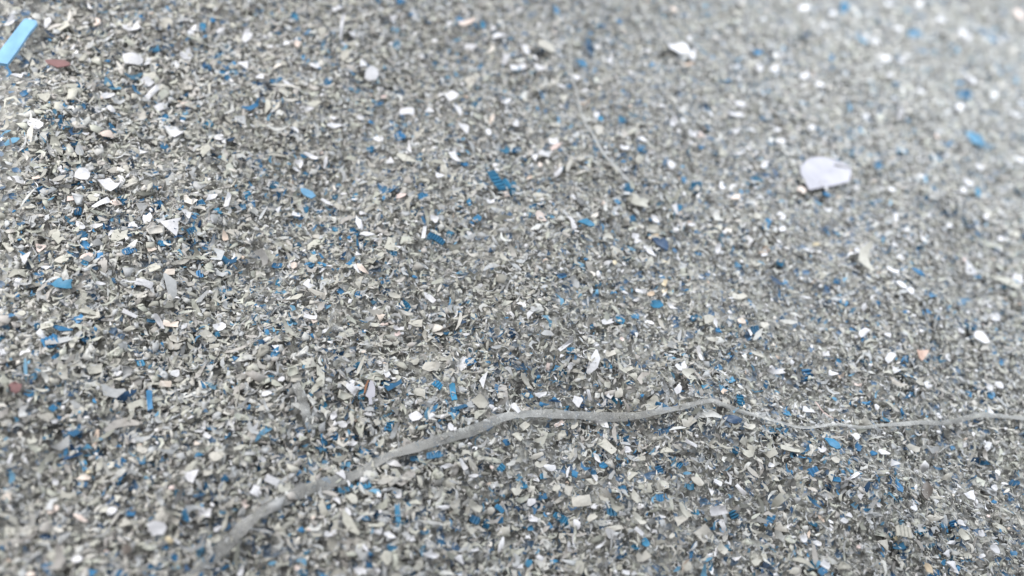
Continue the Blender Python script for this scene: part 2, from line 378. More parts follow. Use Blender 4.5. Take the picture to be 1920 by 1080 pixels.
# ------------------------------------------------------------------ single flakes one can pick out
# (zoom x, zoom y, length, width, angle) in fourfold-enlarged tiles of 480 x 270 photograph pixels
FLAKES = {
(0, 0): {
 'W': "75,165,110,50,55 355,165,110,60,65 990,210,130,80,10 1100,610,150,70,-20 1440,230,110,50,60 1650,230,80,40,20 1400,410,90,70,20 1210,800,90,60,20 830,810,70,35,-45 800,720,120,40,15 270,920,130,90,-30 150,570,90,50,-20 1850,270,110,90,70 1310,990,120,80,-50 740,830,90,40,20 1650,1030,80,60,-30 1840,480,90,50,-30 1150,680,150,50,45",
 'P': "730,170,50,40,70 1400,780,90,40,10 800,1000,100,70,10",
 'G': "450,200,140,90,20 200,410,90,80,60 1400,650,100,60,-10 1130,570,90,60,10 330,720,100,90,60 1050,880,130,60,20 1250,170,110,80,20 1600,40,100,60,0",
 'B': "1160,365,80,60,0 780,250,60,40,0 1520,205,60,50,90 1590,185,50,40,0 1060,160,50,40,0 585,640,70,70,60 180,700,60,40,20 1720,380,110,40,-50 1555,510,60,50,10 475,800,60,40,20 620,920,70,60,60 195,1010,60,50,90 1100,760,90,40,-60 1240,880,110,60,-20 1370,885,60,40,10 1560,920,90,40,-30 850,970,130,25,-45 930,910,70,40,30 810,490,50,40,90 1190,530,50,40,90 1300,440,40,40,0"},
(480, 0): {
 'W': "730,260,70,60,20 1030,130,80,60,60 1610,350,90,60,-30 1830,260,150,40,15 1470,720,110,50,-15 1130,830,110,60,0 1300,825,80,40,10 1570,960,110,60,-50 1870,760,80,50,30 1740,990,50,50,0 920,1040,100,60,-20 1520,820,90,40,-50 780,880,70,35,-15 590,940,140,45,10 380,810,90,60,10 230,320,50,40,0 450,490,90,60,10 640,210,130,30,85 40,575,70,45,-20 240,630,100,35,-25 800,470,60,50,0 680,580,40,40,0 490,750,50,30,-50 1780,215,60,40,0 610,60,80,60,30 1860,440,90,60,50 580,885,50,40,0 1400,755,60,30,80 1230,455,50,30,60",
 'P': "1775,880,100,40,70 310,330,50,50,0 955,725,60,30,0",
 'G': "670,410,90,70,60 1610,600,120,80,40 150,790,80,80,0 450,820,130,30,80 1220,1000,100,45,30",
 'B': "280,130,70,60,0 100,170,90,40,20 150,600,70,50,30 740,675,110,40,-8 535,625,60,60,60 1060,330,70,60,60 1440,380,70,50,80 1380,500,120,60,-10 1700,190,70,30,-75 1080,1020,70,60,20 840,950,60,30,0 350,420,60,40,80 1140,130,50,40,0 1640,790,60,40,20 860,820,80,60,60 470,550,40,40,0"},
(960, 0): {
 'W': "730,455,70,50,80 370,645,70,30,-10 210,510,110,40,-35 40,510,120,50,10 105,370,70,40,-60 1240,350,80,70,-50 1330,290,70,40,70 1350,415,60,40,80 1710,780,80,60,0 1680,855,120,45,-3 1690,980,110,30,50 1855,515,60,50,0 800,380,50,30,0 980,1040,100,50,-25 1350,1000,80,40,-20 30,930,60,60,60 310,1060,70,40,0 630,860,60,50,70 890,580,50,25,20 490,580,60,40,0 1240,840,40,40,0 1210,910,80,60,70 1280,910,60,50,60",
 'P': "1210,70,70,50,-60 1420,1010,50,40,0",
 'G': "260,340,140,90,0 390,730,60,60,60 640,970,80,60,0",
 'B': "590,370,100,40,-65 520,470,100,45,-70 235,710,100,45,-65 340,80,70,60,-30 670,190,60,40,-20 420,640,50,50,0 10,410,60,50,-40 1840,390,70,60,20 1890,890,70,40,-10 1470,955,80,50,10 820,890,60,50,20 660,890,60,50,0 740,800,50,40,0 1900,470,60,40,0 540,635,40,40,0 770,190,50,40,0"},
(1440, 0): {
 'W': "250,65,90,25,10 490,95,60,40,40 390,635,60,60,0 50,510,80,50,30 280,565,80,50,20 970,220,90,50,-25 780,290,110,100,0 910,570,90,40,30 1080,280,50,40,90 1000,450,90,60,0 870,430,70,60,20 730,870,60,60,60 1435,800,80,80,60 1840,850,80,60,10 1690,720,90,50,80 1000,820,140,45,85 70,970,70,40,-5 340,950,100,40,10 100,1055,80,40,20 1300,140,90,60,-20 1480,260,60,60,0 920,25,110,30,5 1500,600,120,80,0 1150,680,90,60,0",
 'P': "1880,110,60,50,0 1270,1020,70,60,40",
 'B': "660,100,60,50,20 670,690,60,40,-60 720,985,90,50,-20 640,1035,70,50,10 1640,270,70,50,0 1580,1060,160,50,0 20,890,60,50,-20 970,640,80,40,0 1490,720,90,60,0 570,60,80,60,80 1100,250,90,50,20 470,430,60,40,90 1790,30,60,60,0 1160,380,60,60,0"},
(0, 270): {
 'W': "610,225,140,90,10 460,190,70,40,-60 1075,60,90,35,-20 915,260,80,40,-40 400,290,90,40,-15 190,850,110,70,60 1410,530,90,60,-60 1590,395,110,40,30 1710,410,110,40,75 600,615,110,50,-30 1000,600,80,40,-10 1105,560,110,70,20 750,1045,80,30,-5 1080,1040,130,60,-10 130,1035,70,50,70 760,440,140,35,25 830,310,150,90,-40 1640,930,60,25,-20 965,765,50,30,80 490,250,40,30,0 515,290,40,25,-40",
 'P': "300,770,90,70,40 540,405,80,50,0 1140,775,70,60,10 1270,960,90,50,20 650,840,110,40,10 270,255,60,25,20 870,435,90,40,-10",
 'G': "860,195,120,60,0 440,700,90,80,-60 460,865,120,70,10 900,680,120,100,0 1160,930,110,100,60 1700,970,100,70,10 1780,840,80,60,60 1350,890,160,40,10 60,770,110,50,-50 700,400,100,70,-10 1740,660,100,40,-30 900,60,80,60,0 1530,30,90,80,60 1590,630,90,50,60 960,200,110,50,-60 420,530,90,50,-15",
 'B': "195,45,80,50,20 500,35,90,35,5 325,350,80,70,-60 190,410,90,70,-50 1175,460,100,55,20 585,505,60,60,0 930,415,70,50,-40 370,245,60,30,10 225,130,50,30,10 1230,20,60,60,60 620,680,80,60,-30 640,760,90,80,-40 165,745,40,40,0 740,840,60,50,0 1505,445,70,50,20 1815,470,110,50,-20 1860,390,70,50,-60 1890,450,80,60,-40 1640,500,90,40,-30 1455,545,60,50,-20 970,800,110,50,20 700,325,50,40,0 1230,740,100,90,20 1690,870,100,40,-50 1440,650,70,50,20 100,540,50,25,0 1350,480,60,40,10 1500,975,60,50,0 640,895,70,40,-20"},
(480, 270): {
 'W': "330,145,80,60,-50 410,90,120,40,-20 300,190,70,30,-30 1370,235,70,50,20 1130,100,60,30,70 1010,120,60,60,0 1340,560,90,60,-20 800,520,70,40,0 300,530,70,30,-15 1760,430,70,35,0 165,490,60,40,70 1085,1055,50,30,80 830,670,130,60,15 770,590,110,50,-70 530,440,110,40,-35 1260,665,90,30,80 395,1050,80,70,-50 1800,225,60,30,20 1800,195,60,25,10 755,930,70,30,-50 520,140,100,30,80 1490,100,90,40,-55 760,860,70,25,80 1370,790,40,30,80",
 'P': "480,60,60,40,0 1090,390,90,40,10 790,930,110,40,-35 290,915,60,50,0 1880,370,40,40,0",
 'G': "1015,750,90,90,70 930,840,110,60,50 280,430,120,60,10 240,760,110,60,-50 440,740,140,50,30 1150,730,80,40,0 900,600,90,40,10 620,470,140,40,-25 1410,190,120,60,-80 1680,320,70,50,50 540,1040,140,70,10 770,1030,110,60,70 450,690,130,40,-20 1530,270,120,30,80 1470,270,80,25,80 1770,470,60,30,0 430,860,70,60,20",
 'B': "585,395,60,60,70 130,310,60,50,0 375,225,100,40,0 470,170,50,50,0 855,35,60,50,80 1225,100,90,35,80 1870,310,80,70,30 1600,440,70,40,-70 1035,820,50,50,0 375,485,60,40,80 740,400,70,50,80 1250,385,80,50,20 430,810,80,30,-40 510,850,60,25,-30 160,910,80,50,0 400,905,70,35,-10 500,905,90,30,-25 170,1040,80,50,70 1000,1035,130,30,5 1185,1025,50,40,70 740,655,80,45,-25 600,645,60,50,-60 1450,670,60,50,60 1600,605,70,30,0 1190,515,60,50,0 700,745,50,40,0 640,740,50,40,80 1870,50,70,60,20 1560,150,60,50,20 1660,560,60,50,40 310,760,60,40,10"},
(960, 270): {
 'W': "840,30,60,50,-50 1195,150,70,50,-70 685,60,40,40,60 1050,55,50,45,0 1320,25,40,40,0 455,575,110,35,-65 650,155,35,30,0 170,90,100,45,-60 240,65,100,50,-20 345,210,110,35,50 1890,160,80,60,50 780,520,60,40,-50 1070,560,80,40,-50 805,975,40,30,80 1030,800,130,45,-50 935,710,80,60,-70 1545,790,80,60,70 1760,75,70,25,10 1575,325,60,40,-20 1210,670,60,30,70 1475,410,30,30,0 460,400,70,30,-60 1230,490,80,30,-60 620,1005,60,25,-10 1350,605,80,30,-5 1890,830,70,30,20 1580,980,30,30,0 1590,700,60,30,-20",
 'P': "1680,405,110,50,30 215,540,90,60,-45 210,160,50,40,80 690,440,50,40,0 330,20,90,40,10",
 'T': "1060,700,80,35,10 770,890,40,35,0 1150,885,50,30,0 1145,1045,40,35,60",
 'G': "895,395,60,50,20 430,150,120,40,65 210,400,130,60,-25 780,805,100,80,0 1060,640,110,50,10 730,690,80,40,-10 540,400,70,60,0 1030,890,110,60,60 580,840,80,50,70 1560,620,70,50,-30 520,100,100,40,25 1840,535,60,50,0 1830,900,90,50,0",
 'B': "1840,265,80,50,10 1380,325,90,60,-10 1250,480,60,50,70 980,35,90,50,-20 1000,600,40,35,0 820,165,50,40,30 850,120,60,30,70 1220,790,60,40,80 525,890,40,40,30 1905,610,80,50,80 1400,50,50,40,80 340,75,50,30,0 790,430,60,50,0 1290,260,60,40,80 30,45,90,50,20 10,330,100,40,80 900,560,60,50,20 1390,655,60,40,-20 880,330,70,70,0 1390,820,60,60,20 1150,130,80,30,80 1690,900,60,60,0"},
(1440, 270): {
 'W': "100,540,80,50,-20 100,640,90,60,60 440,495,100,40,10 690,785,150,45,30 1530,930,110,70,-15 1000,1055,110,50,-30 1370,610,80,60,20 930,340,60,45,-30 1145,240,70,40,0 1210,540,80,30,30 1490,290,90,40,-15 1580,170,70,60,20 1890,120,70,50,-10 1870,1010,100,60,-20 840,310,50,35,0 65,810,50,40,0 120,820,50,25,-20 1740,710,70,60,-60 960,530,110,40,85 950,750,60,50,0 1000,850,60,50,20 950,840,40,40,0 930,950,110,35,-20 400,370,60,20,-30 1480,350,110,40,0 1020,645,70,30,0 1640,545,70,40,-30",
 'P': "800,275,50,25,10 1480,880,50,25,-30 260,340,70,60,0",
 'T': "370,745,60,25,10",
 'B': "830,160,70,70,-50 625,565,60,40,80 655,280,60,40,0 1190,410,70,40,80 1000,45,80,40,-10 1260,105,110,50,5 1640,10,110,50,10 1250,330,60,50,10 1575,360,70,60,-30 560,130,70,40,-60 90,890,70,60,-40 520,1030,60,50,-20 1570,990,60,40,0 420,410,50,30,0 1550,710,50,40,0 1800,1065,160,40,0 790,450,50,50,0 1080,1010,70,30,0"},
(0, 540): {
 'W': "970,190,130,35,-25 1375,290,100,35,35 1650,290,130,60,10 885,635,60,60,40 1190,250,140,50,-60 495,910,50,35,70 1420,965,70,40,-20 410,1000,60,35,0 650,720,30,30,0 25,480,60,50,10 1560,50,60,25,-70 590,100,30,30,0 1730,1015,60,40,30 1310,640,80,70,10",
 'P': "1240,720,90,50,0 1280,270,120,60,-10",
 'G': "720,600,140,110,30 850,550,110,90,-30 1340,370,140,90,20 1560,360,120,80,-30 1620,430,110,35,10 1300,430,120,70,-15 580,910,130,90,-20 700,210,120,50,10 350,285,110,50,5 470,630,140,90,-65 1300,270,80,40,-10 1330,570,110,70,20 1880,660,90,90,0 1250,120,110,60,0 340,960,100,80,-30 50,1010,90,60,20 700,470,70,50,0 980,300,130,40,10 160,190,80,40,20",
 'B': "590,230,110,80,40 650,155,80,50,-20 380,405,130,80,20 660,370,120,90,0 740,335,70,30,10 265,490,60,45,0 880,400,60,50,-30 280,290,50,50,0 1140,250,80,30,0 1640,345,80,40,10 1700,45,90,80,20 10,370,90,60,80 240,1030,70,60,-30 400,900,60,50,40 450,970,60,50,-60 445,660,50,35,80 1755,525,60,50,30 440,860,80,30,0 1000,850,90,40,-10 1190,470,80,15,-15 120,60,60,40,30 470,5,50,30,0 1890,910,50,30,-10 1000,10,50,30,0 1060,565,60,50,20"},
(480, 540): {
 'W': "730,740,120,90,-50 1310,80,130,50,-45 1070,300,90,40,-10 980,635,60,60,0 190,685,60,40,20 410,220,100,30,-5 900,885,60,20,0 970,880,30,25,0 1700,690,120,50,75 1770,895,70,35,-50 820,360,35,30,0 710,515,30,30,0 1265,240,50,40,70 1615,620,50,25,0 1730,995,70,30,-10 1320,960,70,50,80 650,1025,100,60,-20 580,960,70,50,70 1395,985,60,25,-30 1460,1040,70,40,-70 1810,940,50,35,10 1190,960,110,80,-20 1125,885,40,40,0 80,790,90,50,10",
 'P': "965,270,60,25,0 1060,345,50,35,20 805,480,40,25,30 435,245,50,40,30 940,215,70,70,-70",
 'G': "480,670,170,80,85 1200,260,110,60,-15 680,340,110,60,20 890,275,110,40,0 1230,780,90,60,-10 1680,850,130,90,-20 1450,640,90,80,50 990,415,80,35,0 920,425,60,35,0 1050,410,50,40,30 280,680,130,80,0 400,560,100,70,20 230,235,70,40,20 290,345,110,35,0 1180,540,120,70,-10 1430,530,110,50,20 1310,590,140,70,0 910,1000,60,60,30 300,70,110,40,20 460,40,130,40,-20 1600,1050,80,50,10 1040,60,110,50,-20 1840,800,60,60,0 30,700,70,50,0 1740,930,60,50,20",
 'B': "155,475,140,60,40 635,25,50,50,-50 500,890,90,60,50 410,790,60,40,-70 395,1040,100,35,-85 810,320,50,45,80 1480,790,130,50,-80 1480,910,60,60,60 1000,1030,90,60,70 110,680,60,50,0 765,585,80,70,30 790,800,80,50,80 1740,1030,40,30,0 1365,725,80,50,-30 1545,890,90,30,20 15,165,40,40,0 390,390,60,35,20 770,50,60,50,-20 1120,130,90,60,-45 1610,550,80,60,20 1500,940,80,50,80"},
(960, 540): {
 'W': "715,255,90,50,0 530,330,50,35,10 400,430,140,35,40 345,540,80,25,-50 1195,140,90,30,-30 1125,90,60,30,-30 965,25,80,30,-5 1525,260,80,30,-80 490,850,110,80,-70 1270,590,90,70,20 215,800,110,50,15 30,900,90,50,-50 440,580,70,50,60 1610,210,60,25,70 1610,115,40,30,20 1410,500,120,30,-75 820,70,70,25,80 1245,760,90,60,70 580,800,90,30,-75 520,790,40,30,0 260,855,40,30,0 1905,565,40,25,0 1905,610,40,30,0",
 'P': "270,590,55,40,70 825,380,40,30,0 350,1020,80,40,30 1725,250,60,60,0",
 'T': "1040,45,60,40,10 1145,25,40,30,0",
 'G': "1480,240,90,90,-50 1700,65,110,50,-5 1095,195,70,50,-20 1120,270,110,30,-60 520,660,80,70,10 100,690,140,50,-55 810,790,90,70,60 1060,860,130,110,50 715,725,50,50,0 1150,435,130,40,5 740,490,80,50,0 920,660,80,50,-40 1330,650,90,90,-60 1840,500,120,40,-30 1500,385,90,35,-10 1610,860,70,60,-20 1320,1000,110,90,20 90,1040,70,60,40 470,1030,80,60,40 870,610,80,40,10 600,400,90,60,0 930,850,70,60,45 1420,1040,90,40,-70 1780,1040,100,50,0 1890,280,60,60,20 580,520,90,30,-70",
 'B': "1085,120,110,70,-40 810,245,80,50,-20 920,215,70,60,30 710,585,90,50,-20 185,675,45,45,0 780,840,110,45,-40 1130,885,150,45,-20 970,840,40,40,40 1715,840,90,50,-80 400,900,60,40,60 290,860,50,40,-40 650,885,40,25,80 1310,40,50,40,0 1450,740,60,40,0 610,735,50,40,0 890,715,60,40,-20 215,890,50,30,60 1580,755,60,40,-70 380,640,60,60,-30 1690,300,50,40,0 1500,350,70,25,5 1640,690,60,50,10 1370,220,70,40,30 1760,140,40,40,0 600,290,60,40,60 440,470,70,50,0 1830,320,60,60,0 1905,720,60,40,60 1550,600,50,50,30"},
(1440, 540): {
 'W': "60,620,130,50,-10 480,635,80,60,0 720,140,70,40,80 720,330,100,60,40 900,350,60,50,-50 910,525,90,60,50 1590,375,110,80,-15 1740,725,80,60,-15 1660,745,70,50,-20 310,915,100,55,-15 1060,20,110,60,-30 960,610,70,60,20 440,490,60,45,0 1450,320,60,40,0 225,1000,50,40,80 215,1035,35,30,0 480,1040,40,30,0 620,1045,80,40,-20 1435,880,60,30,-35 1240,975,60,30,-10 1670,930,80,40,-60 815,890,60,40,80 1400,945,50,30,-20 85,715,50,30,-15 735,610,50,40,80 295,155,40,20,0 1200,720,60,50,70 1710,220,110,60,20 1650,130,90,50,-20 1900,840,30,30,0 80,930,40,30,0",
 'P': "675,725,60,25,-10",
 'G': "740,1010,130,70,0 1130,700,100,60,-10 650,605,100,40,-10 430,390,100,30,60",
 'B': "720,550,90,40,-25 1040,535,60,45,-10 970,560,60,35,-15 1560,730,90,60,-70 1670,800,60,50,-20 560,105,110,50,-20 820,115,50,45,0 1215,45,60,45,10 1450,105,70,50,70 1275,220,60,60,20 1510,290,60,40,-10 680,800,40,35,0 730,890,50,35,0 885,985,80,40,-20 970,935,50,35,0 300,650,90,70,-60 60,1070,120,40,5 1200,175,60,40,-10 525,560,60,40,70 1020,200,50,40,0 640,310,60,40,0 150,940,70,40,-30"},
(0, 810): {
 'W': "840,590,90,70,30 410,370,60,50,-60 1635,725,100,40,20 575,950,120,60,-15 1805,1050,80,45,75 290,950,50,40,70 1555,30,60,35,-30 1430,320,120,110,60 1745,15,50,35,0 1540,600,110,90,-10 75,200,90,30,75 490,450,30,30,0 1600,580,50,25,-20 1910,440,80,60,60",
 'P': "390,575,110,70,20 1285,415,40,30,0 1840,540,70,50,-60 50,490,90,80,0 630,345,110,35,0 1475,85,60,40,20 230,1065,90,40,0 600,640,120,40,-30",
 'T': "1270,810,65,45,-40 660,295,40,30,30",
 'G': "1060,130,90,80,-50 1100,200,110,60,0 1200,600,150,90,85 200,730,130,100,40 80,750,110,80,-50 400,940,120,110,-50 1620,180,110,90,50 1790,120,120,50,20 820,250,70,60,0 240,60,80,70,30 1560,300,70,60,0 1300,660,100,60,-20 860,350,60,50,0 430,280,70,60,0 1570,430,80,60,-70 1250,130,80,50,0 880,490,60,60,40 1350,560,110,60,-25 930,680,100,60,20 1480,1000,60,50,0 1620,800,120,80,20 780,580,100,60,0",
 'B': "635,255,90,50,-80 910,235,90,50,50 1490,165,90,40,20 1085,260,60,35,0 1340,465,80,60,0 975,600,80,60,0 220,620,60,45,-20 70,300,60,50,30 360,1040,110,50,-50 690,1050,80,60,40 920,1060,120,50,10 1160,1010,110,50,-5 860,790,60,60,50 1690,350,70,60,0 1240,870,60,50,70 620,385,70,50,-10 480,250,35,35,0 15,860,60,50,60 460,745,40,40,0 55,680,40,40,0 805,955,50,40,80 1505,1065,50,40,0 1310,940,60,60,0 510,30,70,50,-50 660,110,90,50,0 1500,440,50,50,0"},
(480, 810): {
 'W': "720,85,130,50,10 640,310,130,60,-40 1430,255,100,45,10 1635,330,80,35,-3 1580,100,40,35,0 1400,565,110,35,0 1530,950,100,60,-35 1840,840,130,40,75 1000,775,110,40,-25 615,510,80,40,-35 690,600,80,50,-60 780,1040,110,80,-30 905,1035,70,35,-10 820,870,70,35,-50 1310,920,140,50,-5 930,640,40,35,0 920,470,60,40,-60 1140,950,60,30,-30 1160,800,70,50,0 1360,45,70,40,25 100,235,40,40,0 55,210,50,50,0 1550,240,100,35,-60 330,30,60,50,20 120,360,120,60,-20 10,460,60,50,50 1070,470,60,60,-50 1640,885,70,30,10 1480,10,60,25,0 910,750,80,40,-10 560,760,110,60,10",
 'P': "1770,265,30,30,0 310,1020,40,40,0 400,730,60,30,-10 430,640,40,30,0",
 'T': "1265,730,30,25,0",
 'G': "210,420,100,80,10 180,720,110,80,-30 980,950,130,90,-80 980,340,120,70,10 730,500,100,90,20 1590,860,110,90,20 1630,260,170,50,-60 1490,540,130,90,70 410,390,100,40,10 1430,690,110,60,60 1180,620,100,30,85 1580,610,100,30,85 1600,730,100,60,-40 1450,380,100,90,0 90,500,150,60,20 600,890,80,40,75 670,910,80,60,0 1230,360,110,40,-70 860,220,110,50,-60 940,80,90,40,60 1040,140,90,40,-5 1760,590,80,60,20 1860,740,120,80,20 1640,560,110,70,-30 1680,195,70,35,-10 780,830,100,70,-20 860,800,50,50,0 1070,1000,80,40,60 900,700,120,30,0",
 'B': "590,35,60,60,-60 480,115,110,40,-15 410,230,80,40,-80 320,305,60,60,20 660,435,90,45,10 810,395,110,70,15 1145,550,60,60,0 1830,575,80,40,-40 1640,660,80,60,-30 1730,690,70,50,70 1400,830,90,70,-60 1020,865,90,70,-10 355,755,70,30,-20 380,900,60,45,20 1880,75,60,50,-30 920,95,80,35,-30 1340,170,130,60,10 400,15,60,35,-80 1170,1055,60,50,0 830,650,90,40,0 540,545,70,40,-80 350,1050,80,50,-10 1190,200,70,40,10 1170,290,50,40,0 50,30,80,40,80 1840,270,60,50,50 980,5,60,30,0 1260,750,60,40,20 860,930,60,30,0 1040,490,40,40,0 1830,660,50,50,0 800,140,80,60,-30"},
(960, 810): {
 'W': "285,265,110,60,-8 865,135,70,60,-50 910,60,45,40,80 1345,85,100,30,-30 1715,430,110,30,-50 1540,590,130,80,10 145,525,80,80,60 740,425,40,40,-40 1020,265,50,35,70 1540,380,70,40,-20 1500,450,70,40,-70 1030,560,50,35,20 990,580,80,25,80 1300,910,35,30,0 920,1055,60,40,0 855,1055,60,40,0 635,190,110,35,-55 490,690,90,60,-70 630,340,70,40,-60 155,650,90,60,-10 955,745,80,35,-40 40,1005,90,40,-10 225,950,80,40,-30 430,860,80,40,-70 1890,795,60,25,-15 1205,15,40,25,70 290,640,50,40,-60 380,240,40,35,-20 620,555,50,50,-40",
 'G': "1000,415,110,90,-5 930,490,130,80,-60 950,650,150,60,-35 720,110,140,80,-45 965,110,120,60,85 1400,370,150,60,-45 1440,760,110,110,-50 1290,590,140,40,-50 1130,400,100,90,50 180,180,130,60,20 210,240,90,60,10 600,370,120,50,-10 770,720,150,50,15 240,800,140,40,-10 340,420,90,70,60 415,440,70,60,70 150,430,90,70,-50 40,430,100,90,40 380,800,90,50,-60 40,890,90,60,30 980,930,110,80,20 1310,1000,110,90,-50 500,1010,120,110,0 640,1000,110,40,70 1780,140,100,100,60 1830,960,110,100,-40 1260,660,100,90,30 600,640,90,60,30 900,320,100,60,30 1160,130,110,60,0 970,200,100,50,0 1740,70,100,60,0 1580,880,80,70,-40 700,490,80,70,-30 1520,120,90,30,-40 1890,930,90,40,-60 450,170,110,40,70 380,20,80,60,70 890,740,90,50,-10 1200,780,60,50,50 1120,850,60,40,80 50,30,90,70,-60",
 'B': "375,650,150,55,-30 235,330,50,45,0 85,400,60,60,0 310,970,70,55,20 1005,830,80,60,-70 920,865,60,45,0 825,430,80,60,10 1255,245,50,50,-40 610,305,50,50,0 1340,410,60,60,0 1675,135,60,50,80 125,985,80,60,80 470,310,60,50,70 1005,625,40,40,0 1490,1010,80,40,80 1380,600,80,50,-30 1110,495,60,50,0 1665,620,70,60,-60 230,480,70,60,0 750,600,80,60,0 1105,280,60,50,-60 140,720,60,50,80 680,250,60,50,-50 1620,870,60,50,-60 830,230,50,40,0"},
(1440, 810): {
 'W': "1525,470,100,80,-40 1700,870,110,60,-15 575,665,70,40,0 405,130,50,50,20 20,250,50,45,-10 1095,560,70,60,60 615,620,60,50,-50 945,230,80,50,10 1700,415,60,40,-40 1650,105,80,50,60 1065,460,60,22,5 265,800,70,60,-60 430,1000,110,60,-40 825,545,60,35,-60 1260,520,45,45,30 1605,930,55,40,30 1600,760,50,45,0 1450,685,70,40,-20 630,340,130,30,35 370,835,80,40,-20 690,1060,40,40,70 660,30,60,50,-50 1380,830,90,30,5 765,865,45,35,0 1110,240,80,25,-15 1350,910,70,60,-40 370,190,50,40,-60 700,480,60,50,-60 1390,990,90,60,-50 1400,1030,80,50,-30",
 'P': "680,860,40,30,0 1650,630,30,20,0",
 'T': "960,795,40,30,-40",
 'G': "1250,640,130,80,20 1750,720,150,60,-30 110,710,130,70,-20 1460,770,110,70,-20 880,840,110,60,-50 570,1000,110,70,0 1080,120,140,50,-10 160,130,150,50,0 100,430,90,40,-60 510,210,80,50,-15 1350,330,90,50,30 1900,670,100,40,-70 830,990,110,70,20 40,340,100,35,-40 320,130,90,60,60 950,680,120,50,-35 1500,930,80,60,20 200,1040,100,60,10",
 'B': "1625,220,90,80,0 1840,915,60,60,0 1380,115,50,50,20 985,410,60,50,80 510,355,80,40,-10 980,855,90,60,0 1140,745,110,70,10 330,1000,60,60,0 410,1040,60,60,30 1850,380,90,50,0 345,300,80,70,20 1390,690,60,50,-60 60,10,100,40,0 340,690,80,30,-20 780,210,100,20,-60 820,950,50,40,0 930,770,50,50,0 360,510,60,40,0 1320,700,60,40,0 820,900,50,40,0 680,110,60,60,-40 20,650,80,60,60 1320,980,60,50,0 1250,1060,110,50,20 1675,560,50,40,0 170,330,50,40,0"},
}

# ---- flake meshes (local frame in metres: x along the length, y across, z up)
def finish(bm, name, mat):
    for f in bm.faces: f.smooth = True
    bmesh.ops.recalc_face_normals(bm, faces=bm.faces[:])
    for e in bm.edges:
        if len(e.link_faces) == 2 and e.calc_face_angle(0) > R(38): e.smooth = False
    me = bpy.data.meshes.new(name)
    bm.to_mesh(me); bm.free()
    me.materials.append(mat)
    return me

def outline_points(shape, rnd):
    """corner points of a flake in a unit box -0.5..0.5"""
    if shape == 'oblong':
        p = [(-.5, -.42), (0, -.46), (.48, -.44), (.5, 0), (.46, .45), (.05, .42), (-.47, .46), (-.5, .05)]
        j = .06
    elif shape == 'pointed':
        p = [(-.5, -.1), (-.25, -.38), (.1, -.5), (.4, -.28), (.5, .12), (.2, .4), (-.1, .5), (-.38, .2)]
        j = .09
    elif shape == 'three-cornered':
        p = [(-.5, -.45), (-.1, -.42), (.5, -.36), (.34, -.05), (.1, .28), (-.06, .5), (-.24, .22), (-.4, -.1)]
        j = .07
    elif shape == 'notched':
        p = [(-.5, -.3), (-.2, -.5), (.25, -.4), (.5, -.3), (.4, .1), (.5, .45), (.12, .3), (-.02, .02), (-.2, .42), (-.46, .3)]
        j = .07
    elif shape == 'rounded':
        p = [(.5 * math.cos(a), .5 * math.sin(a)) for a in [i * math.tau / 10 for i in range(10)]]
        j = .05
    else:  # ragged
        p = [(.5 * math.cos(a) * r, .5 * math.sin(a) * r) for a, r in [((i + rnd.uniform(-.3, .3)) * math.tau / 10, rnd.uniform(.62, 1.12)) for i in range(10)]]
        j = .03
    return [(x + rnd.uniform(-j, j), y + rnd.uniform(-j, j)) for x, y in p]

def plate_mesh(name, pts, L, W, thick, mat, rnd, cup=0.3, twist=0.15, dent=0.05):
    """a thin curved plate with thickness inside the outline pts"""
    n = len(pts)
    a, b, c = rnd.uniform(-cup, cup), rnd.uniform(-cup, cup) * .6, rnd.uniform(-twist, twist)
    ph = rnd.uniform(0, 6)
    def z(x, y):
        u, v = x / L, y / W
        return L * (a * u * u * 2 + c * u * v * 2 + dent * math.sin(7 * u + ph) * math.cos(5 * v)) + W * b * v * v * 2
    bm = bmesh.new()
    rings = []
    cx = sum(p[0] for p in pts) / n; cy = sum(p[1] for p in pts) / n
    for side in (1, -1):
        o = [bm.verts.new((x * L, y * W, z(x * L, y * W) + side * thick / 2)) for x, y in pts]
        m = [bm.verts.new(((cx + (x - cx) * .55) * L, (cy + (y - cy) * .55) * W, z((cx + (x - cx) * .55) * L, (cy + (y - cy) * .55) * W) + side * thick * .55)) for x, y in pts]
        k = bm.verts.new((cx * L, cy * W, z(cx * L, cy * W) + side * thick * .55))
        for i in range(n):
            j = (i + 1) % n
            bm.faces.new((m[i], m[j], k)); bm.faces.new((o[i], o[j], m[j], m[i]))
        rings.append(o)
    for i in range(n):
        j = (i + 1) % n
        bm.faces.new((rings[0][i], rings[1][i], rings[1][j], rings[0][j]))
    return finish(bm, name, mat)

